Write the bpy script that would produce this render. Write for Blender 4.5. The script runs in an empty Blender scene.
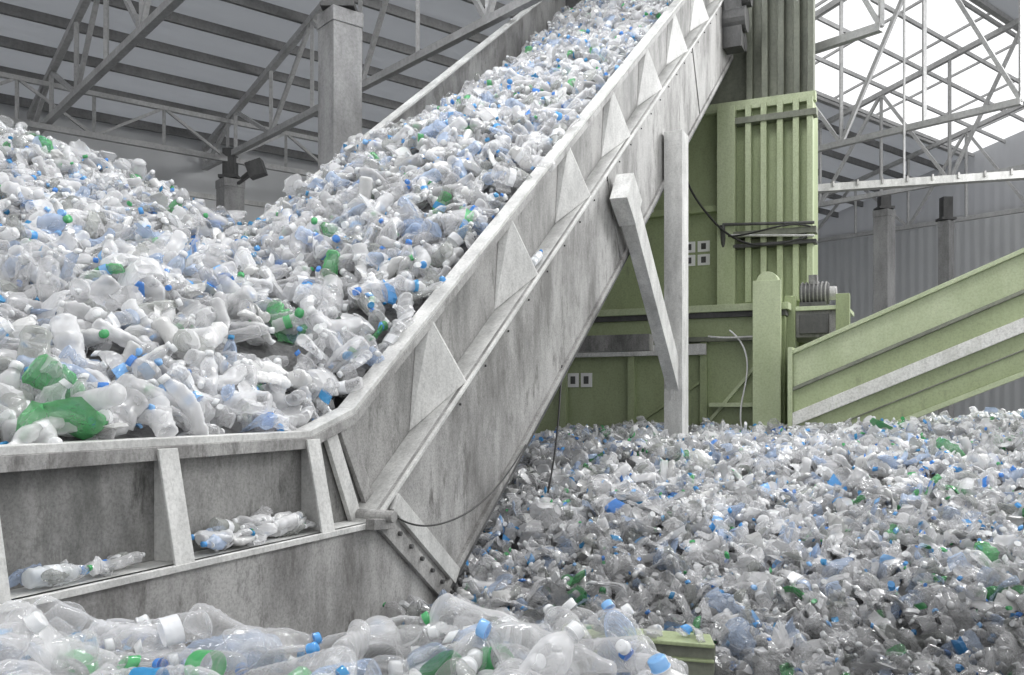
import bpy, math, random
import numpy as np
from mathutils import Vector, Matrix
random.seed(7); rng=np.random.default_rng(7)
S=bpy.context.scene
S.view_settings.view_transform='Standard'
S.view_settings.look='None'

# ---------------------------------------------------------------- materials
def newmat(name):
    m=bpy.data.materials.new(name); m.use_nodes=True
    nt=m.node_tree; b=nt.nodes['Principled BSDF']; return m,nt,b
def grime(name,c1,c2,c3=None,scale=3.0,rough=0.6,metal=0.0,bump=0.15,streak=True,fine=40,lo=0.35,hi=0.65,finemul=0.72,c3pos=(.57,.72)):
    m,nt,b=newmat(name); N=nt.nodes; L=nt.links
    tc=N.new('ShaderNodeTexCoord')
    mp=N.new('ShaderNodeMapping'); mp.inputs['Scale'].default_value=(1,1,0.35 if streak else 1)
    L.new(tc.outputs['Object'],mp.inputs['Vector'])
    n1=N.new('ShaderNodeTexNoise'); n1.inputs['Scale'].default_value=scale; n1.inputs['Detail'].default_value=10; n1.inputs['Roughness'].default_value=0.7
    L.new(mp.outputs[0],n1.inputs['Vector'])
    r=N.new('ShaderNodeValToRGB'); r.color_ramp.elements[0].position=lo; r.color_ramp.elements[1].position=hi
    r.color_ramp.elements[0].color=(*c2,1); r.color_ramp.elements[1].color=(*c1,1)
    L.new(n1.outputs['Fac'],r.inputs[0])
    n2=N.new('ShaderNodeTexNoise'); n2.inputs['Scale'].default_value=fine; n2.inputs['Detail'].default_value=8; n2.inputs['Roughness'].default_value=.7
    L.new(tc.outputs['Object'],n2.inputs['Vector'])
    r2=N.new('ShaderNodeValToRGB'); r2.color_ramp.elements[0].position=0.34; r2.color_ramp.elements[1].position=0.56
    r2.color_ramp.elements[0].color=(finemul,finemul,finemul,1); r2.color_ramp.elements[1].color=(1,1,1,1)
    L.new(n2.outputs['Fac'],r2.inputs[0])
    mx=N.new('ShaderNodeMix'); mx.data_type='RGBA'; mx.blend_type='MULTIPLY'; mx.inputs[0].default_value=0.8
    L.new(r.outputs[0],mx.inputs[6]); L.new(r2.outputs[0],mx.inputs[7])
    out=mx.outputs[2]
    if c3 is not None:
        n3=N.new('ShaderNodeTexNoise'); n3.inputs['Scale'].default_value=scale*2.3; n3.inputs['Detail'].default_value=12; n3.inputs['Roughness'].default_value=0.8
        L.new(mp.outputs[0],n3.inputs['Vector'])
        r3=N.new('ShaderNodeValToRGB'); r3.color_ramp.elements[0].position=c3pos[0]; r3.color_ramp.elements[1].position=c3pos[1]
        L.new(n3.outputs['Fac'],r3.inputs[0])
        m2=N.new('ShaderNodeMix'); m2.data_type='RGBA'
        L.new(r3.outputs[0],m2.inputs[0]); L.new(out,m2.inputs[6]); m2.inputs[7].default_value=(*c3,1)
        out=m2.outputs[2]
    L.new(out,b.inputs['Base Color'])
    b.inputs['Roughness'].default_value=rough; b.inputs['Metallic'].default_value=metal
    bp=N.new('ShaderNodeBump'); bp.inputs['Strength'].default_value=bump; bp.inputs['Distance'].default_value=0.02
    L.new(n2.outputs['Fac'],bp.inputs['Height']); L.new(bp.outputs[0],b.inputs['Normal'])
    return m
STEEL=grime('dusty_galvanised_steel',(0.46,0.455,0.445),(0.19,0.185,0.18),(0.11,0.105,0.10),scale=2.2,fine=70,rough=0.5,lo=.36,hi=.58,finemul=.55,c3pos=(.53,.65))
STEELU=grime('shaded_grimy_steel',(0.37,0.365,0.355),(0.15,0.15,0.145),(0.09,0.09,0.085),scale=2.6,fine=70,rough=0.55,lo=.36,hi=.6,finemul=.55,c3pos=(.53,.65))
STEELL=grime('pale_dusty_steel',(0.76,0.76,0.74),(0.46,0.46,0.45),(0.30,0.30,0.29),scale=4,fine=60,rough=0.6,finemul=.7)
STEELD=grime('dark_steel',(0.12,0.12,0.12),(0.05,0.05,0.05),None,scale=3,fine=30,rough=0.55)
GREEN=grime('green_machine_paint',(0.37,0.43,0.25),(0.28,0.33,0.18),(0.18,0.21,0.13),scale=1.3,fine=40,rough=0.45,bump=0.05)
GREENL=grime('light_green_machine_paint',(0.51,0.57,0.38),(0.39,0.45,0.27),None,scale=1.6,fine=40,rough=0.45,bump=0.05)
GREEND=grime('dirty_olive_grey_paint',(0.24,0.255,0.20),(0.14,0.15,0.12),None,scale=2,fine=20,rough=0.6)
WHITE=grime('chalky_white_paint',(0.80,0.80,0.77),(0.60,0.60,0.56),(0.42,0.45,0.33),scale=4,fine=40,finemul=.6)
CONC=grime('column_concrete',(0.38,0.38,0.38),(0.22,0.22,0.22),None,scale=2.5,fine=25,rough=0.9,bump=0.3)
FLOORM=grime('floor_concrete',(0.22,0.22,0.22),(0.10,0.10,0.10),None,scale=1.0,fine=18,rough=0.8,streak=False)
TRUSS=grime('truss_paint',(0.52,0.52,0.52),(0.38,0.38,0.38),None,scale=2,fine=15,rough=0.6)
PURL=grime('purlin_paint',(0.22,0.22,0.22),(0.15,0.15,0.15),None,scale=2,fine=15,rough=0.6)
BELT=grime('rubber_belt',(0.06,0.06,0.06),(0.03,0.03,0.03),None)
RUBBER,_,b_=newmat('black_hose_rubber'); b_.inputs['Base Color'].default_value=(0.02,0.02,0.02,1); b_.inputs['Roughness'].default_value=0.5
STICK,_,b_=newmat('white_label_vinyl'); b_.inputs['Base Color'].default_value=(0.8,0.8,0.8,1)
def sheet(name,c1,c2,scale,axis_vec,trans=0.0):
    m,nt,b=newmat(name); N=nt.nodes; L=nt.links
    tc=N.new('ShaderNodeTexCoord'); dt=N.new('ShaderNodeVectorMath'); dt.operation='DOT_PRODUCT'
    dt.inputs[1].default_value=axis_vec; L.new(tc.outputs['Object'],dt.inputs[0])
    mul=N.new('ShaderNodeMath'); mul.operation='MULTIPLY'; mul.inputs[1].default_value=scale*2*math.pi; L.new(dt.outputs['Value'],mul.inputs[0])
    sn=N.new('ShaderNodeMath'); sn.operation='SINE'; L.new(mul.outputs[0],sn.inputs[0])
    mr=N.new('ShaderNodeMapRange'); mr.inputs['From Min'].default_value=-1; L.new(sn.outputs[0],mr.inputs['Value'])
    n=N.new('ShaderNodeTexNoise'); n.inputs['Scale'].default_value=0.8; n.inputs['Detail'].default_value=6; L.new(tc.outputs['Object'],n.inputs['Vector'])
    mix=N.new('ShaderNodeMix'); mix.data_type='RGBA'; mix.inputs[6].default_value=(*c1,1); mix.inputs[7].default_value=(*c2,1)
    L.new(n.outputs['Fac'],mix.inputs[0]); L.new(mix.outputs[2],b.inputs['Base Color'])
    bp=N.new('ShaderNodeBump'); bp.inputs['Strength'].default_value=0.6; bp.inputs['Distance'].default_value=0.03
    L.new(mr.outputs[0],bp.inputs['Height']); L.new(bp.outputs[0],b.inputs['Normal'])
    b.inputs['Roughness'].default_value=0.55
    if trans>0:
        tl=N.new('ShaderNodeBsdfTranslucent'); tl.inputs['Color'].default_value=(.85,.87,.9,1)
        mx=N.new('ShaderNodeMixShader'); mx.inputs[0].default_value=trans
        L.new(b.outputs[0],mx.inputs[1]); L.new(tl.outputs[0],mx.inputs[2]); L.new(mx.outputs[0],N['Material Output'].inputs['Surface'])
    return m

def pet(name,bumps=35,bstr=0.6,edge=0.6,haze=14,hz=0.3,rough=.08,tlm=.15):
    m,nt,b=newmat(name); N=nt.nodes; L=nt.links
    at=N.new('ShaderNodeAttribute'); at.attribute_name='bcol'
    L.new(at.outputs['Color'],b.inputs['Base Color'])
    b.inputs['Roughness'].default_value=rough; b.inputs['IOR'].default_value=1.65
    lw=N.new('ShaderNodeLayerWeight'); lw.inputs['Blend'].default_value=0.5
    m1=N.new('ShaderNodeMath'); m1.operation='MULTIPLY'; m1.inputs[1].default_value=edge; L.new(lw.outputs['Facing'],m1.inputs[0])
    ad=N.new('ShaderNodeMath'); ad.operation='ADD'; ad.use_clamp=True; L.new(m1.outputs[0],ad.inputs[0]); L.new(at.outputs['Alpha'],ad.inputs[1])
    tc=N.new('ShaderNodeTexCoord'); n=N.new('ShaderNodeTexNoise'); n.inputs['Scale'].default_value=bumps; n.inputs['Detail'].default_value=2
    L.new(tc.outputs['Object'],n.inputs['Vector'])
    n2=N.new('ShaderNodeTexNoise'); n2.noise_type='RIDGED_MULTIFRACTAL' ; n2.inputs['Scale'].default_value=haze; n2.inputs['Detail'].default_value=2
    L.new(tc.outputs['Object'],n2.inputs['Vector'])
    mr=N.new('ShaderNodeMapRange'); mr.inputs['From Min'].default_value=.7; mr.inputs['From Max'].default_value=1.6; mr.inputs['To Min'].default_value=0; mr.inputs['To Max'].default_value=hz
    L.new(n2.outputs['Fac'],mr.inputs['Value'])
    ad2=N.new('ShaderNodeMath'); ad2.operation='ADD'; ad2.use_clamp=True; L.new(ad.outputs[0],ad2.inputs[0]); L.new(mr.outputs[0],ad2.inputs[1])
    bp=N.new('ShaderNodeBump'); bp.inputs['Strength'].default_value=bstr; bp.inputs['Distance'].default_value=0.012
    L.new(n.outputs['Fac'],bp.inputs['Height']); L.new(bp.outputs[0],b.inputs['Normal'])
    tl=N.new('ShaderNodeBsdfTranslucent'); L.new(at.outputs['Color'],tl.inputs['Color'])
    mx=N.new('ShaderNodeMixShader'); mx.inputs[0].default_value=tlm; L.new(b.outputs[0],mx.inputs[1]); L.new(tl.outputs[0],mx.inputs[2])
    tr=N.new('ShaderNodeBsdfTransparent'); m2=N.new('ShaderNodeMixShader')
    L.new(ad2.outputs[0],m2.inputs[0]); L.new(tr.outputs[0],m2.inputs[1]); L.new(mx.outputs[0],m2.inputs[2])
    L.new(m2.outputs[0],N['Material Output'].inputs['Surface'])
    return m
PET=pet('crushed_pet_plastic',edge=.58,hz=.25); PETC=pet('clear_pet_plastic',bumps=24,bstr=0.5,edge=0.5,haze=18,hz=.18,rough=.05)
CORE=grime('plastic_core_gap_shade',(0.17,0.17,0.17),(0.025,0.025,0.025),None,scale=9,fine=30,rough=0.5,bump=0.8,streak=False)  # near-black base colour stands in for shade in gaps between bottles
COREG=grime('flake_core_gap_shade',(0.14,0.14,0.14),(0.02,0.02,0.02),None,scale=9,fine=30,rough=0.5,bump=0.8,streak=False)  # flake pile base, gap shade put into its dark colour

# ---------------------------------------------------------------- mesh builder
class MB:
    def __init__(s): s.v=[]; s.f=[]; s.m=[]; s.mats=[]
    def mi(s,mat):
        if mat not in s.mats: s.mats.append(mat)
        return s.mats.index(mat)
    def hexa(s,p,mat):
        o=len(s.v); s.v+= [tuple(q) for q in p]; k=s.mi(mat)
        for f in ((0,3,2,1),(4,5,6,7),(0,1,5,4),(1,2,6,5),(2,3,7,6),(3,0,4,7)):
            s.f.append([o+i for i in f]); s.m.append(k)
    def prism(s,pts,vec,mat):
        o=len(s.v); n=len(pts); vec=Vector(vec); k=s.mi(mat)
        s.v+=[tuple(p) for p in pts]+[tuple(Vector(p)+vec) for p in pts]
        s.f.append([o+i for i in range(n)][::-1]); s.m.append(k)
        s.f.append([o+n+i for i in range(n)]); s.m.append(k)
        for i in range(n):
            j=(i+1)%n; s.f.append([o+i,o+j,o+n+j,o+n+i]); s.m.append(k)
    def beam(s,a,b,w,h,mat,up=(0,0,1)):
        a=Vector(a); b=Vector(b); d=(b-a).normalized(); up=Vector(up)
        x=d.cross(up)
        if x.length<1e-3: x=d.cross(Vector((0,1,0)))
        x.normalize(); y=x.cross(d).normalized(); x*=w/2; y*=h/2
        s.hexa([a-x-y,a+x-y,a+x+y,a-x+y,b-x-y,b+x-y,b+x+y,b-x+y],mat)
    def cyl(s,a,b,r,mat,seg=16,r2=None):
        a=Vector(a); b=Vector(b); d=(b-a).normalized(); r2=r if r2 is None else r2
        x=d.orthogonal().normalized(); y=d.cross(x); o=len(s.v); k=s.mi(mat)
        for P,R in ((a,r),(b,r2)):
            for i in range(seg):
                t=2*math.pi*i/seg; s.v.append(tuple(P+x*R*math.cos(t)+y*R*math.sin(t)))
        for i in range(seg):
            j=(i+1)%seg; s.f.append([o+i,o+j,o+seg+j,o+seg+i]); s.m.append(k)
        s.f.append([o+i for i in range(seg)][::-1]); s.m.append(k)
        s.f.append([o+seg+i for i in range(seg)]); s.m.append(k)
    def done(s,name,parent=None,bevel=0.0):
        me=bpy.data.meshes.new(name); me.from_pydata(s.v,[],s.f)
        for m in s.mats: me.materials.append(m)
        me.polygons.foreach_set('material_index',s.m); me.update()
        import bmesh
        bm=bmesh.new(); bm.from_mesh(me); bmesh.ops.recalc_face_normals(bm,faces=bm.faces); bm.to_mesh(me); bm.free()
        ob=bpy.data.objects.new(name,me); S.collection.objects.link(ob)
        if parent: ob.parent=parent
        if bevel:
            md=ob.modifiers.new('bevel','BEVEL'); md.width=bevel; md.segments=2; md.limit_method='ANGLE'
        return ob
def empty(name):
    e=bpy.data.objects.new(name,None); S.collection.objects.link(e); return e
def hose(name,pts,r,mat,parent):
    c=bpy.data.curves.new(name,'CURVE'); c.dimensions='3D'; c.bevel_depth=r; c.bevel_resolution=3
    sp=c.splines.new('NURBS'); sp.points.add(len(pts)-1)
    for i,p in enumerate(pts): sp.points[i].co=(*p,1)
    sp.use_endpoint_u=True; sp.order_u=4; c.materials.append(mat)
    o=bpy.data.objects.new(name,c); S.collection.objects.link(o); o.parent=parent

# ---------------------------------------------------------------- frames
nL=Vector((-0.9071,0.4209,0)); W=2.7
def C(t,z,v=0.0):
    return Vector((-3.387+0.464*t,t,z))+nL*v
def rim(t):
    if t<4.84: return 1.5
    if t<5.21: return 1.5+(t-4.84)/0.37*0.12
    return 1.62+0.789*(t-5.21)
def UV(U,V,z): return Vector((.4209*U+.9071*V,.9071*U-.4209*V,z))
TE=14.6; LO=0.64; BO=1.8; FL=0.17

# ================================================================ inclined conveyor
conv=empty('inclined_conveyor')
m=MB()
T0=1.0
upper=[(T0,1.5),(4.84,1.5),(5.21,1.62),(TE,rim(TE)),(TE,rim(TE)-LO),(5.235,1.0),(T0,1.0)]
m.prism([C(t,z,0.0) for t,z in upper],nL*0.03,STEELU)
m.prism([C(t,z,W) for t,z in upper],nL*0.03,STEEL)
lowI=[(5.235,1.0),(TE,rim(TE)-LO),(TE,rim(TE)-BO),(6.0,rim(6.0)-BO)]
lowH=[(T0,1.0),(5.235,1.0),(5.99,0.45),(5.95,0.32),(T0,0.32)]
for vv in (-FL,W+FL):
    m.prism([C(t,z,vv) for t,z in lowI],nL*0.03,STEEL)
    m.prism([C(t,z,vv) for t,z in lowH],nL*0.03,STEEL)
def strip(pts,v0,v1,th,mat):
    for (t0,z0),(t1,z1) in zip(pts[:-1],pts[1:]):
        a=C(t0,z0,v0);b=C(t0,z0,v1);c=C(t1,z1,v1);d=C(t1,z1,v0); h=Vector((0,0,th))
        m.hexa([a-h,b-h,c-h,d-h,a,b,c,d],mat)
led=[(T0,1.0),(5.235,1.0),(TE,rim(TE)-LO)]
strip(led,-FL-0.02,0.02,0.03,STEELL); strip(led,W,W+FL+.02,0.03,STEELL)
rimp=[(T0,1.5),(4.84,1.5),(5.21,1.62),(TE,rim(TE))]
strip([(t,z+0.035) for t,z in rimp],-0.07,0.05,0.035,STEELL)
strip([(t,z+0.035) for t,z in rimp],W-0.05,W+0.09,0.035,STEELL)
strip([(t,z) for t,z in rimp],-0.075,-0.06,0.06,STEEL)
bot=[(6.0,rim(6.0)-BO),(TE,rim(TE)-BO)]
strip(bot,-FL-0.03,W+FL+.03,0.04,STEELD)
strip([(t,z+.05) for t,z in bot],-FL-0.03,-FL,0.07,STEEL)
strip([(T0,.34),(5.95,.34)],-FL-.03,W+FL,0.03,STEELD)
strip([(T0,1.02),(5.3,1.02),(TE,rim(TE)-LO+.03)],0.03,W-0.0,0.03,BELT)
ci,si=math.cos(math.radians(35.6)),math.sin(math.radians(35.6))
def rib(t,inc):
    for side in (0,1):
        sg=-1 if side==0 else 1; v0=0 if side==0 else W+.03
        if inc:
            zt=rim(t)-0.01; k=LO*ci*ci; dt=(LO*ci*si)/1.102; tb=t+dt; zb=rim(t)-k
            d=(ci/1.102*0.02,si*0.02)
        else: zt=1.49; tb=t; zb=1.0; d=(0.05,0)
        p=[C(t,zt,v0),C(t,zt,v0+sg*0.07),C(tb,zb,v0+sg*(FL)),C(tb,zb,v0)]
        m.prism(p,C(1+d[0],d[1])-C(1,0),STEELL)
        if inc:
            td=tb-.42; zd=rim(td)-LO+.01; t2=t-.06
            a0=C(t,zt,v0+sg*.07); a1=C(t2,rim(t2)-.01,v0+sg*.005)
            b0=C(tb,zb,v0+sg*FL); b1=C(td,zd,v0+sg*.005)
            m.hexa([a0,a1,C(t2,rim(t2)-.01,v0),C(t,zt,v0),b0,b1,C(td,zd,v0),C(tb,zb,v0)],STEELL)
        else:   # folded outer flange and small wedge
            q=[C(t,zt,v0+sg*0.07),C(tb,zb,v0+sg*FL)]
            w=Vector(C(1.05,0)-C(1,0)); o=nL*(sg*0.014)
            m.hexa([q[0]-w,q[0]+w,q[0]+w+o,q[0]-w+o,q[1]-w,q[1]+w,q[1]+w+o,q[1]-w+o],STEELL)
for t in (2.4,3.15,3.93,4.85): rib(t,False)
t=6.0
while t<TE-.3: rib(t,True); t+=1.14
def plate(a,b,v,w,mat):
    m.beam(C(a[0],a[1],v),C(b[0],b[1],v),w,0.03,mat,up=nL)
plate((5.02,1.56),(5.27,1.0),-0.03,0.10,STEELL)
plate((5.15,1.56),(5.42,1.05),-0.03,0.10,STEEL)
plate((5.27,1.02),(6.02,0.40),-FL-0.02,0.11,STEEL)
plate((5.42,1.10),(6.12,0.52),-FL-0.02,0.11,STEELL)
for k in range(7):
    a=k/6; p=C(5.33+.7*a,1.0-.57*a,-FL-.03); m.cyl(p,p-nL*.025,0.015,STEELD,8)
m.beam(C(5.15,1.0,-FL-.05),C(5.35,0.98,-FL-.05),.06,.06,STEEL,up=nL)
m.cyl(C(5.28,1.03,-FL-.12),C(5.28,1.03,0),0.035,STEEL)
for t in (9.0,12.2):
    m.beam(C(t,rim(t)-LO-.05,-FL-.006),C(t+.42,rim(t)-BO+.28,-FL-.006),.03,.012,STEELU,up=nL)
for k in range(24):
    t=6.2+k*.35; p=C(t,rim(t)-LO-.09,-FL-.0); m.cyl(p,p-nL*.012,0.009,STEELD,8)
m.prism([C(TE,rim(TE)+.05,-FL),C(TE,rim(TE)-BO,-FL),C(TE,rim(TE)-BO,W+FL),C(TE,rim(TE)+.05,W+FL)],C(TE+.04,0)-C(TE,0),STEELD)
m.cyl(C(TE-.5,rim(TE)-1.45,-FL-.35),C(TE-.5,rim(TE)-1.45,-FL),0.20,STEELD,20)
m.cyl(C(TE-.35,rim(TE)-1.75,-FL-.30),C(TE-.35,rim(TE)-1.75,-FL),0.13,STEELD,20)
m.cyl(C(TE-.5,rim(TE)-1.15,-FL-.42),C(TE-.5,rim(TE)-1.15,-FL+.05),0.12,STEELD,20)
m.beam(C(TE-.5,rim(TE)-1.15,-FL-.15),C(TE-.5,rim(TE)-1.9,-FL-.15),.3,.28,STEELD,up=nL)
for v in (-FL-.14,W+FL+.14):
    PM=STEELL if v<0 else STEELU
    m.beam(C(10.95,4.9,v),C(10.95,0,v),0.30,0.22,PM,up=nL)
    m.beam(C(9.2,3.70,v),C(11.05,1.75,v),0.27,0.14,PM,up=nL)
    m.beam(C(9.03,3.82,v),C(9.3,3.60,v),0.36,0.18,PM,up=nL)
    m.prism([C(10.8,1.7,v-.02),C(11.15,1.7,v-.02),C(11.15,3.0,v-.02),C(10.8,2.4,v-.02)],nL*.05,PM)
m.beam(C(10.95,4.1,0),C(10.95,4.1,W),.2,.2,STEELU); m.beam(C(10.95,2.4,0),C(10.95,2.4,W),.2,.2,STEELU)
for t in (1.3,3.3,5.3):
    for v in (.1,W-.1): m.beam(C(t,.33,v),C(t,0,v),.14,.14,STEELD)
m.done('conveyor_frame',conv,bevel=0.005)
hose('loose_cable',[C(5.42,1.0,-FL-.05),C(5.5,.93,-FL-.12),C(5.9,.90,-FL-.1),C(6.4,.98,-FL-.08),C(6.8,1.15,-FL-.06),C(7.1,1.35,-FL-.05)],.006,RUBBER,conv)
hose('hanging_cable',[C(7.9,2.0,-FL),C(7.75,1.7,-FL-.05),C(7.6,1.35,-FL-.1),C(7.4,.95,-FL-.1)],.008,RUBBER,conv)

# ================================================================ green baler
bal=empty('green_baler_machine')
m=MB()
def ubox(U0,U1,V0,V1,z0,z1,mat):
    m.hexa([UV(U0,V0,z0),UV(U1,V0,z0),UV(U1,V1,z0),UV(U0,V1,z0),UV(U0,V0,z1),UV(U1,V0,z1),UV(U1,V1,z1),UV(U0,V1,z1)],mat)
UB=15.5
ubox(14.72,UB,-5.9,-1.66,0,6.45,GREEN)
ubox(14.85,UB-.05,-5.8,-1.75,6.45,10.3,GREEND)
ubox(14.62,14.76,-3.4,-1.6,6.35,6.5,GREENL)
for V in (-2.62,-2.38,-2.13,-1.89,-1.68):
    ubox(14.55,14.75,V-.045,V+.045,3.25,6.4,GREENL)
    ubox(14.66,14.88,V-.045,V+.045,6.5,10.3,GREEND)
ubox(14.50,14.75,-3.10,-2.82,0,6.4,GREENL)
ubox(14.56,14.74,-5.9,-5.6,0,6.4,GREEN)
ubox(14.50,14.74,-2.85,-1.58,4.28,4.38,GREEND)
ubox(14.50,14.74,-2.85,-1.58,4.12,4.18,STEELD)
ubox(14.58,14.74,-5.8,-3.1,4.75,4.85,GREEN)
ubox(14.52,14.74,-2.85,-1.58,6.1,6.2,GREEND)
ubox(14.52,14.74,-2.85,-1.58,9.0,9.15,STEELD)
ubox(13.2,14.72,-6.6,-1.86,0,2.9,GREEN)
ubox(13.08,14.72,-6.7,-1.80,2.98,3.08,GREENL)
ubox(13.14,14.72,-6.6,-1.84,2.9,2.98,STEELD)
ubox(13.05,13.2,-6.6,-1.9,2.55,2.62,GREEND)
for V in (-6.3,-5.2,-4.1,-3.0): ubox(13.1,13.2,V-.05,V+.05,0,2.55,GREEN)
ubox(13.04,13.12,-5.4,-2.95,2.36,2.52,STEELL)
ubox(13.02,13.2,-2.9,-2.2,1.6,1.66,GREENL)
ubox(12.85,13.2,-2.20,-1.90,0,3.34,GREEN); ubox(12.80,12.86,-2.24,-1.86,0,3.36,GREENL)
m.cyl(UV(12.85,-2.05,3.34),UV(13.1,-2.05,3.34),.15,GREENL,20)
m.beam(UV(13.17,-3.0,1.3),UV(13.17,-2.25,2.2),.05,.06,GREENL,up=UV(1,0,0))
m.beam(UV(13.17,-4.1,1.3),UV(13.17,-3.0,2.0),.04,.05,GREEN,up=UV(1,0,0))
ubox(13.5,14.7,-1.86,-1.15,2.6,2.98,STEELU); ubox(13.45,14.75,-1.86,-1.05,2.98,3.04,GREENL)
ubox(13.44,13.5,-1.7,-1.3,2.65,2.93,STEELD)
ubox(13.42,13.6,-1.2,-1.02,2.2,3.2,GREEN); ubox(13.42,13.6,-1.9,-1.75,0,3.2,GREEN)
ubox(13.5,14.7,-1.86,-1.2,0,2.3,GREEN)
m.cyl(UV(13.8,-1.72,3.25),UV(13.8,-1.32,3.25),.16,STEELD,24)
m.cyl(UV(13.8,-1.32,3.25),UV(13.8,-1.22,3.25),.10,STEEL,24)
for k in range(7): m.cyl(UV(13.8,-1.70+k*.055,3.25),UV(13.8,-1.68+k*.055,3.25),.18,STEELU,24)
ubox(13.65,13.95,-1.72,-1.35,3.04,3.12,STEELD); ubox(13.7,13.85,-1.6,-1.48,3.38,3.52,STEELU)
m.cyl(UV(14.45,-3.0,4.5),UV(14.45,-1.6,4.42),.025,STEELD,10); m.cyl(UV(14.45,-2.9,4.32),UV(14.45,-1.6,4.22),.02,STEELL,10)
m.cyl(UV(14.45,-3.0,4.5),UV(14.55,-3.0,4.1),.04,STEELD,10)
for z in (4.0,4.22):
    for V in (-3.70,-3.46):
        ubox(14.70,14.72,V,V+.2,z-.09,z+.09,STICK); ubox(14.69,14.70,V+.06,V+.14,z-.05,z+.05,STEELD)
for V in (-5.15,-4.93):
    ubox(13.17,13.2,V,V+.18,1.9,2.12,STICK); ubox(13.16,13.17,V+.05,V+.13,1.95,2.07,STEELD)
m.done('baler_body',bal,bevel=0.008)
hose('hydraulic_hose',[UV(14.45,-3.7,5.7),UV(14.4,-3.6,5.2),UV(14.4,-3.2,4.6),UV(14.4,-2.8,4.2),UV(14.4,-2.3,4.05),UV(14.4,-1.7,4.2)],.018,RUBBER,bal)
hose('hydraulic_hose_b',[UV(14.4,-2.9,4.3),UV(14.35,-2.5,4.25),UV(14.35,-2.0,4.5),UV(14.4,-1.65,4.35)],.014,RUBBER,bal)
hose('signal_cable',[UV(13.0,-2.6,2.7),UV(13.0,-2.35,2.5),UV(13.0,-2.3,2.0),UV(13.0,-2.5,1.5),UV(13.0,-2.4,1.2)],.012,STICK,bal)
hose('signal_cable_b',[UV(12.98,-2.9,2.62),UV(12.98,-2.6,2.56),UV(12.98,-2.3,2.62),UV(12.98,-1.95,2.58)],.014,STEELL,bal)

# ================================================================ green outfeed conveyor
gc=empty('green_belt_conveyor')
m=MB()
mR=Vector((.9071,-.4209,0)); dB=Vector((.4209,.9071,0)); S0=Vector((3.75,12.0,0))
def G(t,z,w=0): return S0+mR*t+dB*w+Vector((0,0,z))
sl=.434; TT=7.0
def gp(z0,z1,w0,w1,mat,t0=0,t1=TT):
    m.hexa([G(t0,2.37+sl*t0+z0,w0),G(t1,2.37+sl*t1+z0,w0),G(t1,2.37+sl*t1+z0,w1),G(t0,2.37+sl*t0+z0,w1),
            G(t0,2.37+sl*t0+z1,w0),G(t1,2.37+sl*t1+z1,w0),G(t1,2.37+sl*t1+z1,w1),G(t0,2.37+sl*t0+z1,w1)],mat)
for w in (0,1.0):
    gp(-.06,0,w-.06,w+.06,GREENL)
    gp(-.50,-.06,w,w+.03,GREENL)
    gp(-.55,-.50,w-.07,w+.05,GREEND)
    gp(-.84,-.55,w-.02,w+.03,GREEN)
    gp(-1.02,-.84,w-.09,w-.02,WHITE)
    gp(-1.48,-.84,w-.02,w+.03,GREEN)
    gp(-1.24,-1.22,w-.04,w+.03,GREEND)
    gp(-1.55,-1.48,w-.07,w+.05,GREENL)
gp(-.55,-.50,0,1.0,BELT); gp(-1.45,-1.42,0,1.0,STEELD)
m.hexa([G(-.06,.8,-.1),G(0.0,.8,-.1),G(0.0,.8,1.05),G(-.06,.8,1.05),G(-.06,2.4,-.1),G(0,2.4,-.1),G(0,2.4,1.05),G(-.06,2.4,1.05)],GREENL)
for t in (3.6,6.4):
    for w in (.05,.95): m.beam(G(t,0,w),G(t,2.37+sl*t-1.5,w),.14,.14,GREEN)
m.beam(G(.3,0,.05),G(.3,1.0,.05),.14,.14,GREEN); m.beam(G(.3,0,.95),G(.3,1.0,.95),.14,.14,GREEN)
m.done('green_conveyor_frame',gc,bevel=0.006)

# low green channel half buried in flakes
chn=empty('green_steel_channel')
m=MB()
m.beam((.25,4.48,.48),(.98,4.40,.44),.16,.015,GREEN); m.beam((.25,4.48,.56),(.98,4.40,.52),.20,.02,GREEN)
m.beam((.25,4.48,.38),(.98,4.40,.34),.20,.02,GREEND); m.beam((.25,4.43,.47),(.98,4.35,.43),.02,.18,GREEND)
for x in (.35,.85): m.beam((x,4.46,0),(x,4.46,.38),.1,.1,GREEND)
m.done('channel_beam',chn,bevel=.005)

# ================================================================ building
e=Vector((.766,.643,0)); g=Vector((.643,-.766,0)); B0=Vector((-11.4,20,0)); SE=29
def H(s,p,z): return B0+e*s+g*p+Vector((0,0,z))
def rz(p): return 8.37+.245*p
WALLM=sheet('wall_panel_sheet',(0.62,0.63,0.64),(0.52,0.53,0.54),1.0,(0,0,1))
WALLR=sheet('corrugated_wall_sheet',(0.62,0.63,0.64),(0.52,0.53,0.54),3.0,tuple(g),.12)
GABLE=sheet('gable_sheet',(0.50,0.50,0.51),(0.42,0.42,0.43),3.0,tuple(g),.35)
ROOFM=sheet('corrugated_roof_sheet',(0.58,0.58,0.59),(0.46,0.46,0.47),3.0,tuple(g),.42)
m=MB(); m.hexa([(-40,-12,-.2),(40,-12,-.2),(40,60,-.2),(-40,60,-.2),(-40,-12,0),(40,-12,0),(40,60,0),(-40,60,0)],FLOORM); m.done('floor')
m=MB(); m.prism([H(-12,0,0),H(SE,0,0),H(SE,0,8.3),H(-12,0,8.3)],-g*.2,WALLM)
m.done('wall_back')
m=MB(); m.beam(H(-12,.03,6.9),H(SE,.03,6.9),.06,.12,STEELL); m.beam(H(-12,.03,5.5),H(SE,.03,5.5),.04,.05,STEEL); m.done('trim_1')
m=MB(); m.prism([H(SE,0,0),H(SE,26,0),H(SE,26,8.3),H(SE,0,8.3)],e*.2,WALLR)
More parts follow.
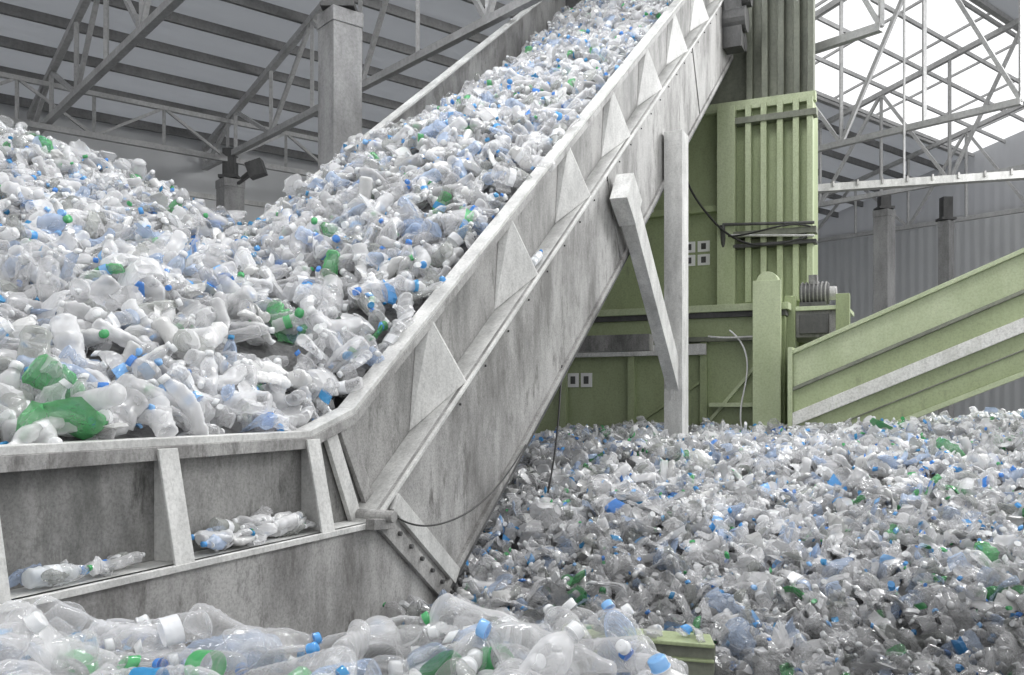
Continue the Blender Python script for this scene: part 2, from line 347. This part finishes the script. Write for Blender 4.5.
m.prism([H(SE,0,8.3),H(SE,15.8,8.3),H(SE,15.8,rz(15.8)),H(SE,0,rz(0))],e*.1,GABLE)
m.done('wall_right')
m=MB()
for p in (8.45,13.05): m.beam(H(-12 if p>13 else 8,p,rz(p)),H(SE,p,rz(p)),.15,.2,TRUSS)
s=8.0
while s<SE: m.beam(H(s,8.4,rz(8.4)+.05),H(s,13.1,rz(13.1)+.05),.05,.06,TRUSS); s+=2.4
m.done('window_1')
m=MB()
def roofstrip(p0,p1,s0=-12,s1=SE+.3):
    m.hexa([H(s0,p0,rz(p0)),H(s1,p0,rz(p0)),H(s1,p1,rz(p1)),H(s0,p1,rz(p1)),
            H(s0,p0,rz(p0)+.06),H(s1,p0,rz(p0)+.06),H(s1,p1,rz(p1)+.06),H(s0,p1,rz(p1)+.06)],ROOFM)
roofstrip(-.3,8.4); roofstrip(13.1,15.9); roofstrip(8.4,13.1,-12,8)
m.done('ceiling')
m=MB()
p=.3
while p<15.8:
    if not 8.6<p<13: m.beam(H(-12,p,rz(p)-.12),H(SE,p,rz(p)-.12),.08,.20,PURL)
    else: m.beam(H(-12,p,rz(p)-.12),H(8,p,rz(p)-.12),.08,.20,PURL); m.beam(H(8,p,rz(p)-.12),H(SE,p,rz(p)-.12),.06,.1,TRUSS)
    p+=1.05
m.done('roof_purlins')
def truss(s):
    m=MB(); P=15.5; zb=7.6
    m.beam(H(s,.1,zb),H(s,P,zb),.13,.13,TRUSS)
    m.beam(H(s,.1,rz(.1)-.3),H(s,P,rz(P)-.3),.13,.13,TRUSS)
    n=8; dp=(P-.1)/n
    for i in range(n+1):
        p=.1+i*dp; m.beam(H(s,p,zb),H(s,p,rz(p)-.3),.07,.07,TRUSS)
        if i<n:
            q=p+dp
            if i%2: m.beam(H(s,p,rz(p)-.3),H(s,q,zb),.08,.08,TRUSS)
            else: m.beam(H(s,p,zb),H(s,q,rz(q)-.3),.08,.08,TRUSS)
    m.done('roof_truss')
for s in (-3.4,.6,4.6,9.5,15,20.5,26): truss(s)
m=MB(); p=1.8; z0=7.45; z1=rz(p)-.45; s=-12; SG=SE-.6
m.beam(H(-12,p,z0),H(SG,p,z0),.12,.12,TRUSS); m.beam(H(-12,p,z1),H(SG,p,z1),.10,.10,TRUSS)
i=0
while s<SG-1.6:
    m.beam(H(s,p,z0),H(s,p,z1),.06,.06,TRUSS)
    a,b=(z0,z1) if i%2 else (z1,z0)
    m.beam(H(s,p,a),H(s+1.5,p,b),.06,.06,TRUSS); s+=1.5; i+=1
m.done('lattice_girder')
def column(x,y,top=6.97,w=.5):
    m=MB()
    d=Vector((x,y,0)); a=e*w/2; b=g*w/2
    m.hexa([d-a-b,d+a-b,d+a+b,d-a+b]+[q+Vector((0,0,top)) for q in (d-a-b,d+a-b,d+a+b,d-a+b)],CONC)
    a*=1.06;b*=1.06
    m.hexa([q+Vector((0,0,top-.2)) for q in (d-a-b,d+a-b,d+a+b,d-a+b)]+[q+Vector((0,0,top)) for q in (d-a-b,d+a-b,d+a+b,d-a+b)],CONC)
    m.beam(d+Vector((0,0,top)),d+Vector((0,0,top+.75)),.3,.3,STEELD)
    m.beam(d+Vector((0,0,top+.02)),d+Vector((0,0,top+.1)),.46,.46,STEELD)
    m.done('concrete_column',None,bevel=.01)
column(-2.35,12.3,w=.44); column(-6.76,21.6,w=.5)
column(11.0,26.6,7.3,.45); column(13.6,28.2,7.3,.35); column(16.4,28,7.3,.35)
m=MB(); q=Vector((-6.0,20.5,6.9)); m.beam(q,q+Vector((.35,0,.12)),.3,.35,STEELD); m.cyl(q+Vector((.1,-.1,0)),q+Vector((-.2,.2,-.1)),.05,STEELD); m.beam(q+Vector((0,.1,-.05)),Vector((-6.45,21.2,6.8)),.06,.06,STEELD); m.done('floodlight')
m=MB(); a=Vector((6.1,20.2,6.33)); b=a+Vector((.95,-.3,0))*8
m.beam(a,b,.3,.03,STEELL); m.beam(a+Vector((0,-.15,.05)),b+Vector((0,-.15,.05)),.02,.16,STEELL)
k=0
while k<8: 
    c=a+Vector((.95,-.3,0))*k; m.beam(c+Vector((0,-.17,.05)),c+Vector((0,-.17,.05))+Vector((.0,0,.12)),.04,.02,STEEL); k+=.5
for k in (2.5,7.0):
    c=a+Vector((.95,-.3,0))*k; m.beam(c,c+Vector((0,0,4.2)),.04,.04,TRUSS)
m.done('cable_tray')

# ================================================================ bottles
def bottle(seg,crush,r,hi=False,kind=0,flat=False):
    if hi:
        zs=[0,0,.004]; rs=[.001,.026,.034]; n=46
        for i in range(n):
            z=.010+.175*i/(n-1); R=.0385
            if kind==0: R*=1+.035*math.sin(z*2*math.pi/.0165)*(1 if (z<.075 or z>.125) else .15)
            elif kind==1: R*=1+.05*abs(math.sin(z*math.pi/.03)) -.04*(math.exp(-((z-.1)/.02)**2))
            else: R*=1.12+.02*math.sin(z*2*math.pi/.012)*(z<.06)
            zs.append(z); rs.append(R)
        for i in range(1,9):
            a=i/8; zs.append(.185+.045*a); rs.append(.0385*((1-a**1.6)*.62+.38)*(1.1 if (kind==2 and a<.5) else 1))
        cap0=len(zs)
        zs+=[.236,.236,.239,.239,.241,.256,.258,.258]; rs+=[.0135,.0175,.0175,.0158,.0160,.0160,.014,.001]
        cap0+=2
        lab=(.078,.122)
    else:
        zs=[0,0,.012,.03,.05,.07,.078,.10,.122,.13,.15,.17,.19,.212,.230,.231,.250,.250]
        rs=[.001,.030,.038,.0345,.039,.0345,.039,.0385,.039,.0345,.039,.0355,.033,.022,.0135,.0165,.0165,.001]
        cap0=14; lab=(.078,.122)
    zs=np.array(zs); rs=np.array(rs); nr=len(zs); th=np.arange(seg)*2*np.pi/seg
    Z=np.repeat(zs[:,None],seg,1); R=np.repeat(rs[:,None],seg,1); T=np.repeat(th[None],nr,0)
    body=np.clip((.235-Z)/.05,0,1)*np.clip(R/.02,0,1)
    f=sum(np.sin(k*T+r.uniform(0,6.3)+Z*r.uniform(-90,90))*r.uniform(.3,1)/k**.6 for k in (1,2,3,4,5))
    f=np.sign(f)*np.abs(f)**.7
    R=R*(1+crush*.17*f*body)
    if not hi: R=R+r.normal(0,.0035,R.shape)*crush*body
    X=R*np.cos(T); Y=R*np.sin(T)
    z0=r.uniform(.04,.19); w=r.uniform(.03,.08); q=np.exp(-((Z-z0)/w)**2)*min(1,crush*1.0)*body
    q2=min(.6,crush*.45)*body
    X=X*(1-.75*q)*(1-q2); Y=Y*(1+.30*q)*(1+.25*q2)
    X=X+ (crush*.03)*np.sin(Z*r.uniform(10,26)+r.uniform(0,6))
    Y=Y+ (crush*.02)*np.sin(Z*r.uniform(8,22)+r.uniform(0,6))
    Z2=Z*(1-.25*min(1,crush)*r.uniform(0,1))+X*r.uniform(-.5,.5)*crush
    V=np.stack([X,Y,Z2-.12],-1).reshape(-1,3)
    F=[];Cc=[]
    for i in range(nr-1):
        for j in range(seg):
            k=(j+1)%seg; F.append((i*seg+j,i*seg+k,(i+1)*seg+k,(i+1)*seg+j))
            zc=(zs[i]+zs[i+1])/2
            Cc.append(1 if i>=cap0 else (2 if lab[0]<=zc<=lab[1] else 0))
    return V,np.array(F),np.array(Cc),flat

def frames(nrm,r,tilt=.45):
    n=len(nrm); a=r.normal(size=(n,3)); a-= (a*nrm).sum(1)[:,None]*nrm
    a/=np.linalg.norm(a,axis=1)[:,None]; a=a+nrm*r.normal(0,tilt,(n,1)); a/=np.linalg.norm(a,axis=1)[:,None]
    b=r.normal(size=(n,3)); b-=(b*a).sum(1)[:,None]*a; b/=np.linalg.norm(b,axis=1)[:,None]
    c=np.cross(a,b); return np.stack([b,c,a],-1)
BLUE=[(.07,.26,.72),(.10,.38,.80),(.05,.28,.55),(.25,.50,.85)]
def pick(n,r,op=.45,pblue=.10,pgreen=.03,dull=1.0,plabel=.22,pcap=.24):
    body=np.zeros((n,4)); cap=np.zeros((n,4)); lab=np.zeros((n,4))
    for i in range(n):
        u=r.random(); w=r.uniform(.62,.93)*dull
        if u<pblue: c=(.64*w,.78*w,1.02*w); o=op
        elif u<pblue+pgreen: c=(.12,.44,.17); o=.45
        elif u<pblue+pgreen+.05: c=(1.0*w,1.0*w,.99*w); o=.8
        elif u<pblue+pgreen+.12: c=(.55*w,.57*w,.54*w); o=op
        else: c=(w,w*1.003,w*1.015); o=op*r.uniform(.3,1.6)
        body[i]=(*c,o)
        u=r.random()
        if u<pcap: c=BLUE[r.integers(4)]
        elif u<pcap+.05: c=(.08,.42,.15)
        else: c=(.82,.83,.84)
        cap[i]=(*c,1)
        u=r.random()
        if u<plabel*.36: lab[i]=(*BLUE[r.integers(4)],.9)
        elif u<plabel*.43: lab[i]=(.10,.42,.16,.9)
        elif u<plabel: lab[i]=(.82,.83,.85,.9)
        else: lab[i]=body[i]
    return body,cap,lab
def build(name,pos,R,scale,variants,cols,mat,parent=None,r=rng):
    n=len(pos); vi=r.integers(0,len(variants),n); body,cap,lab=cols
    VV=[];FF=[];CC=[];SM=[];off=0
    for k,(V,F,Cc,fl) in enumerate(variants):
        ix=np.where(vi==k)[0]
        if len(ix)==0: continue
        P=np.einsum('nij,vj->nvi',R[ix]*scale[ix][:,None,None],V)+pos[ix][:,None,:]
        VV.append(P.reshape(-1,3)); nv=len(V)
        f=F[None]+(np.arange(len(ix))*nv)[:,None,None]+off; FF.append(f.reshape(-1,4)); off+=nv*len(ix)
        cc=np.where((Cc==1)[None,:,None],cap[ix][:,None,:],np.where((Cc==2)[None,:,None],lab[ix][:,None,:],body[ix][:,None,:]))
        CC.append(cc.reshape(-1,4)); SM.append(np.full(len(ix)*len(F),not fl))
    VV=np.concatenate(VV).astype(np.float32);FF=np.concatenate(FF).astype(np.int32);CC=np.concatenate(CC).astype(np.float32)
    me=bpy.data.meshes.new(name); me.vertices.add(len(VV)); me.vertices.foreach_set('co',VV.ravel())
    me.loops.add(len(FF)*4); me.loops.foreach_set('vertex_index',FF.ravel())
    me.polygons.add(len(FF)); me.polygons.foreach_set('loop_start',np.arange(len(FF),dtype=np.int32)*4)
    me.polygons.foreach_set('use_smooth',np.concatenate(SM))
    me.update(calc_edges=True)
    at=me.attributes.new('bcol','FLOAT_COLOR','FACE'); at.data.foreach_set('color',CC.ravel())
    me.materials.append(mat)
    o=bpy.data.objects.new(name,me); S.collection.objects.link(o)
    if parent: o.parent=parent
    print(name,n,'bottles',len(VV),'verts'); return o
def lump(x,y,a=1.0):
    return a*(.10*np.sin(1.3*x+.7*y+.4)*np.sin(1.1*y-.5*x+1)+.06*np.sin(3.1*x+1.7*y)*np.sin(2.7*y-1.9*x+2)+.03*np.sin(6.3*x-3*y)*np.sin(5.7*y+4*x))
rimv=np.vectorize(rim)
def tv(x,y):
    rx=x+3.387
    det=.464*.4209+.9071
    t=(rx*.4209+.9071*y)/det; v=(.464*y-rx)/det
    return t,v
def sm(a,b,x):
    q=np.clip((x-a)/(b-a),0,1); return q*q*(3-2*q)
def hillh(x,y):
    t,v=tv(x,y)
    r_=np.hypot(x+5.5,y-9.5); hill=4.65-.445*np.sqrt(r_**2+.25)+lump(x,y)
    rm=rimv(np.clip(t,1,TE))
    hill=np.minimum(hill,rm+.0+.85*np.maximum(v,0))
    load=rm-.02-.25*sm(8,13,t)+.26*np.sin(np.pi*np.clip(v/W,0,1))-.40*sm(8,11,t)*np.clip(v/W,0,1)+.5*lump(x,y)
    ins=(v>0)&(v<W)&(t>4.6)
    return np.where(ins,np.maximum(hill,load),hill)
def normals(fn,x,y,h=.05):
    dx=(fn(x+h,y)-fn(x-h,y))/(2*h); dy=(fn(x,y+h)-fn(x,y-h))/(2*h)
    n=np.stack([-dx,-dy,np.ones_like(dx)],-1); sl=np.linalg.norm(n,axis=1); return n/sl[:,None],sl
def basemesh(name,fn,mask,x0,x1,y0,y1,step,drop,mat,parent):
    xs=np.arange(x0,x1,step); ys=np.arange(y0,y1,step); XX,YY=np.meshgrid(xs,ys)
    ZZ=fn(XX.ravel(),YY.ravel()).reshape(XX.shape)-drop; M=mask(XX.ravel(),YY.ravel()).reshape(XX.shape)
    idx=-np.ones(XX.shape,int); vs=[];fs=[]
    for i in range(XX.shape[0]):
        for j in range(XX.shape[1]):
            if M[i,j]: idx[i,j]=len(vs); vs.append((XX[i,j],YY[i,j],max(.02,ZZ[i,j])))
    for i in range(XX.shape[0]-1):
        for j in range(XX.shape[1]-1):
            q=(idx[i,j],idx[i,j+1],idx[i+1,j+1],idx[i+1,j])
            if min(q)>=0: fs.append(q)
    me=bpy.data.meshes.new(name); me.from_pydata(vs,[],fs); me.materials.append(mat); me.update()
    for p in me.polygons: p.use_smooth=True
    o=bpy.data.objects.new(name,me); S.collection.objects.link(o); o.parent=parent
def scatter(name,fn,mask,x0,x1,y0,y1,dens,variants,size,mat,parent,off=(-.05,.06),tilt=.45,dirt=None,wall=False,**kw):
    n=int((x1-x0)*(y1-y0)*dens*1.6); x=rng.uniform(x0,x1,n); y=rng.uniform(y0,y1,n)
    k=mask(x,y); x=x[k];y=y[k]; nr,sl=normals(fn,x,y)
    k=rng.random(len(x))<np.minimum(sl/1.6,1); x=x[k];y=y[k];nr=nr[k]
    z=fn(x,y)+rng.uniform(off[0],off[1],len(x))
    pos=np.stack([x,y,z],-1); R=frames(nr,rng,tilt); sc=size[0]+(size[1]-size[0])*rng.random(len(x))**1.6
    if wall:  # bottles touching the hopper side lie along it and rest on top of the rim
        t,v=tv(x,y); nw=np.array([-.9071,.4209,0]); ax=R[:,:,2]
        reach=np.abs(ax@nw)*.13*sc+.045*sc
        over=reach>(v+.03)
        keep=~(over&(z<rimv(np.clip(t,1,TE))+.05))
        x=x[keep];y=y[keep];pos=pos[keep];R=R[keep];sc=sc[keep]
    cols=pick(len(x),rng,**kw)
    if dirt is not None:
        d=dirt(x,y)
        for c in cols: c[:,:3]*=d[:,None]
    return build(name,pos,R,sc,variants,cols,mat,parent)

lowv=[bottle(11,c,rng,flat=c>.55) for c in (.12,.2,.25,.3,.4,.45,.5,.6,.65,.7,.8,.9,1.0,1.1,.35,.2)]
crv=[bottle(9,c,rng,flat=(i%4>0)) for i,c in enumerate((.5,.8,.9,1.0,1.1,1.2,1.3,1.4,1.6,1.3,1.0,.8))]
heap=empty('plastic_bottle_heap')
def mk1(x,y):
    t,v=tv(x,y); h=hillh(x,y)
    return (v>.06)&(x/y>-.78)&(((v<W-.06)&(t<TE-.1))|((v>W-.3)&(h>.6)&(t<11)&(t<6.9+0*v+np.maximum(0,(v-W-.3))*3)))&(t>1.6)&(h>.5)
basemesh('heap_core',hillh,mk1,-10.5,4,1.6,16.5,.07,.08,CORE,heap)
scatter('bottles',hillh,mk1,-10.5,4,1.6,16.5,90,lowv,(.95,1.75),PET,heap,off=(-.06,.08),tilt=.55,wall=True,op=.25,pblue=.085,pgreen=.011,plabel=.22)
gp_=empty('crushed_bottle_pile')
def h2(x,y):
    return .20+.92*sm(3.9,11.0,y)**.9+.03*np.clip(x,-2,8)*sm(5,10,y)+.7*lump(x*1.2+5,y*1.2)+.10*np.exp(-((x-1.2)**2+(y-7.2)**2)/1.5)
def mk2(x,y):
    t,v=tv(x,y); U=.4209*x+.9071*y; V=.9071*x-.4209*y
    inb=(U>12.8)&(V<-1.75)
    leg=(v<-.24)|((t>6.25)&(v<2.2))
    return leg&(~inb)&(x/y<.68)&(U<16.5)&(y>3.7)&(x/y>-.35)
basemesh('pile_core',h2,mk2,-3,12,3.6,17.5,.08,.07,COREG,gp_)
def near(x,y): return mk2(x,y)&(y<8)
def far(x,y): return mk2(x,y)&(y>=8)
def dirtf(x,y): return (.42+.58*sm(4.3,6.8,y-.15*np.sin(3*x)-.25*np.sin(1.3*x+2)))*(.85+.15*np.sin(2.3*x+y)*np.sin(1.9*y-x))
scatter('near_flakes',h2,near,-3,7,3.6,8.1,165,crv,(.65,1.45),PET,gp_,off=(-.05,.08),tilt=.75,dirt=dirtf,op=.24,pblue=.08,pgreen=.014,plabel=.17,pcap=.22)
scatter('far_flakes',h2,far,-2,12,8,17.5,85,crv,(.9,1.5),PET,gp_,off=(-.04,.08),tilt=.65,op=.32,pblue=.09,pgreen=.012,plabel=.2,pcap=.2)
n=22; xx=rng.uniform(.25,.95,n); pos=np.stack([xx,4.44+rng.uniform(-.06,.06,n),.60-.05*xx+rng.uniform(.0,.02,n)],-1)
pos[::2,1]=4.25; pos[::2,2]=rng.uniform(.26,.40,len(pos[::2]))
cc=pick(n,rng,op=.3,dull=.7)
build('stray_flakes',pos,frames(np.tile(np.array([[0,0,1.]]),(n,1)),rng,.15),rng.uniform(.5,.8,n),crv,cc,PET,chn)
fg=empty('foreground_bottle_mound')
hv=[bottle(28,c,rng,True,k) for c,k in ((.08,0),(.15,1),(.2,2),(.3,0),(.35,1),(.4,2),(.5,0),(.25,0),(.12,2),(.6,1),(.8,0),(.7,2))]
def h3(x,y):
    return 1.09*sm(.86,.36,x+.05*y)*sm(3.1,2.3,y)+.03*np.sin(5*x+1)*np.sin(4*y)-.03*sm(-.8,-1.3,x)
def mk3(x,y): return (y>.9)&(x/y>-.85)&(h3(x,y)>.15)
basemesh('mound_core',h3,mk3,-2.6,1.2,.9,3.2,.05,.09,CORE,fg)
def mk3b(x,y): return mk3(x,y)&(y>1.1)&(h3(x,y)>.5)
scatter('clear_bottles',h3,mk3b,-2.4,.8,1.1,2.9,80,hv,(.9,1.35),PETC,fg,off=(-.05,.05),tilt=.3,op=.09,pblue=.14,pgreen=0.0,plabel=.28,pcap=.4)
n=46; tt=np.concatenate([rng.uniform(4.10,4.80,36),rng.uniform(3.2,3.85,10)]); vv=rng.uniform(-.13,-.05,n)
pos=np.array([list(C(a,1.03+rng.uniform(.0,.08 if a>4 else .02),b)) for a,b in zip(tt,vv)])
al=np.array([.4209,.9071,0.]); R=[]
for i in range(n):
    a=al*rng.choice([-1,1])+rng.normal(0,.28,3)*np.array([1,1,.35]); a/=np.linalg.norm(a); b=rng.normal(size=3); b-=b@a*a; b/=np.linalg.norm(b); R.append(np.stack([b,np.cross(a,b),a],-1))
build('ledge_bottles',pos,np.array(R),rng.uniform(.55,.95,n),lowv,pick(n,rng,op=.3,pgreen=0),PET,heap)
pos=np.array([list(C(3.42,1.045,-.10)),list(C(7.55,rim(7.55)-LO+.06,-.1))]); dd=np.array([[.4209,.9071,0],[.34,.74,.58]])
R=np.stack([np.stack([np.array([.9071,-.4209,0]),np.cross(d/np.linalg.norm(d),[.9071,-.4209,0]),d/np.linalg.norm(d)],-1) for d in dd])
build('ledge_single_bottles',pos,R,np.array([1.0,1.0]),[bottle(20,.15,rng)],(np.array([[.9,.93,.95,.5]]*2),np.array([[.03,.3,.8,1]]*2),np.array([[.85,.87,.9,1]]*2)),PET,heap)

# ================================================================ lights & camera
w=bpy.data.worlds.new('overcast_sky'); S.world=w; w.use_nodes=True
bg=w.node_tree.nodes['Background']; bg.inputs[0].default_value=(.985,.992,1,1); bg.inputs[1].default_value=1.2
def area(name,loc,target,sx,sy,en,col=(1,1,1)):
    l=bpy.data.lights.new(name,'AREA'); l.shape='RECTANGLE'; l.size=sx; l.size_y=sy; l.energy=en; l.color=col
    o=bpy.data.objects.new(name,l); S.collection.objects.link(o); o.location=loc
    o.rotation_euler=(Vector(target)-Vector(loc)).to_track_quat('-Z','Y').to_euler()
area('added_top_fill',(-1,8.5,12.5),(-.5,8,0),6,3,1800,(1,1,1))  # unseen lamp added over the heap for stronger top light
area('added_right_fill',(13,14,10.5),(3,11,1),6,4,1700,(1,1,1))  # unseen lamp added on the right as extra fill
cam=bpy.data.cameras.new('camera'); co=bpy.data.objects.new('camera',cam); S.collection.objects.link(co)
co.location=(0,0,1.7); co.rotation_euler=(math.pi/2,0,0)
cam.sensor_width=36; cam.lens=900/1024*36; cam.shift_y=62.5/1024; cam.clip_end=200
S.camera=co
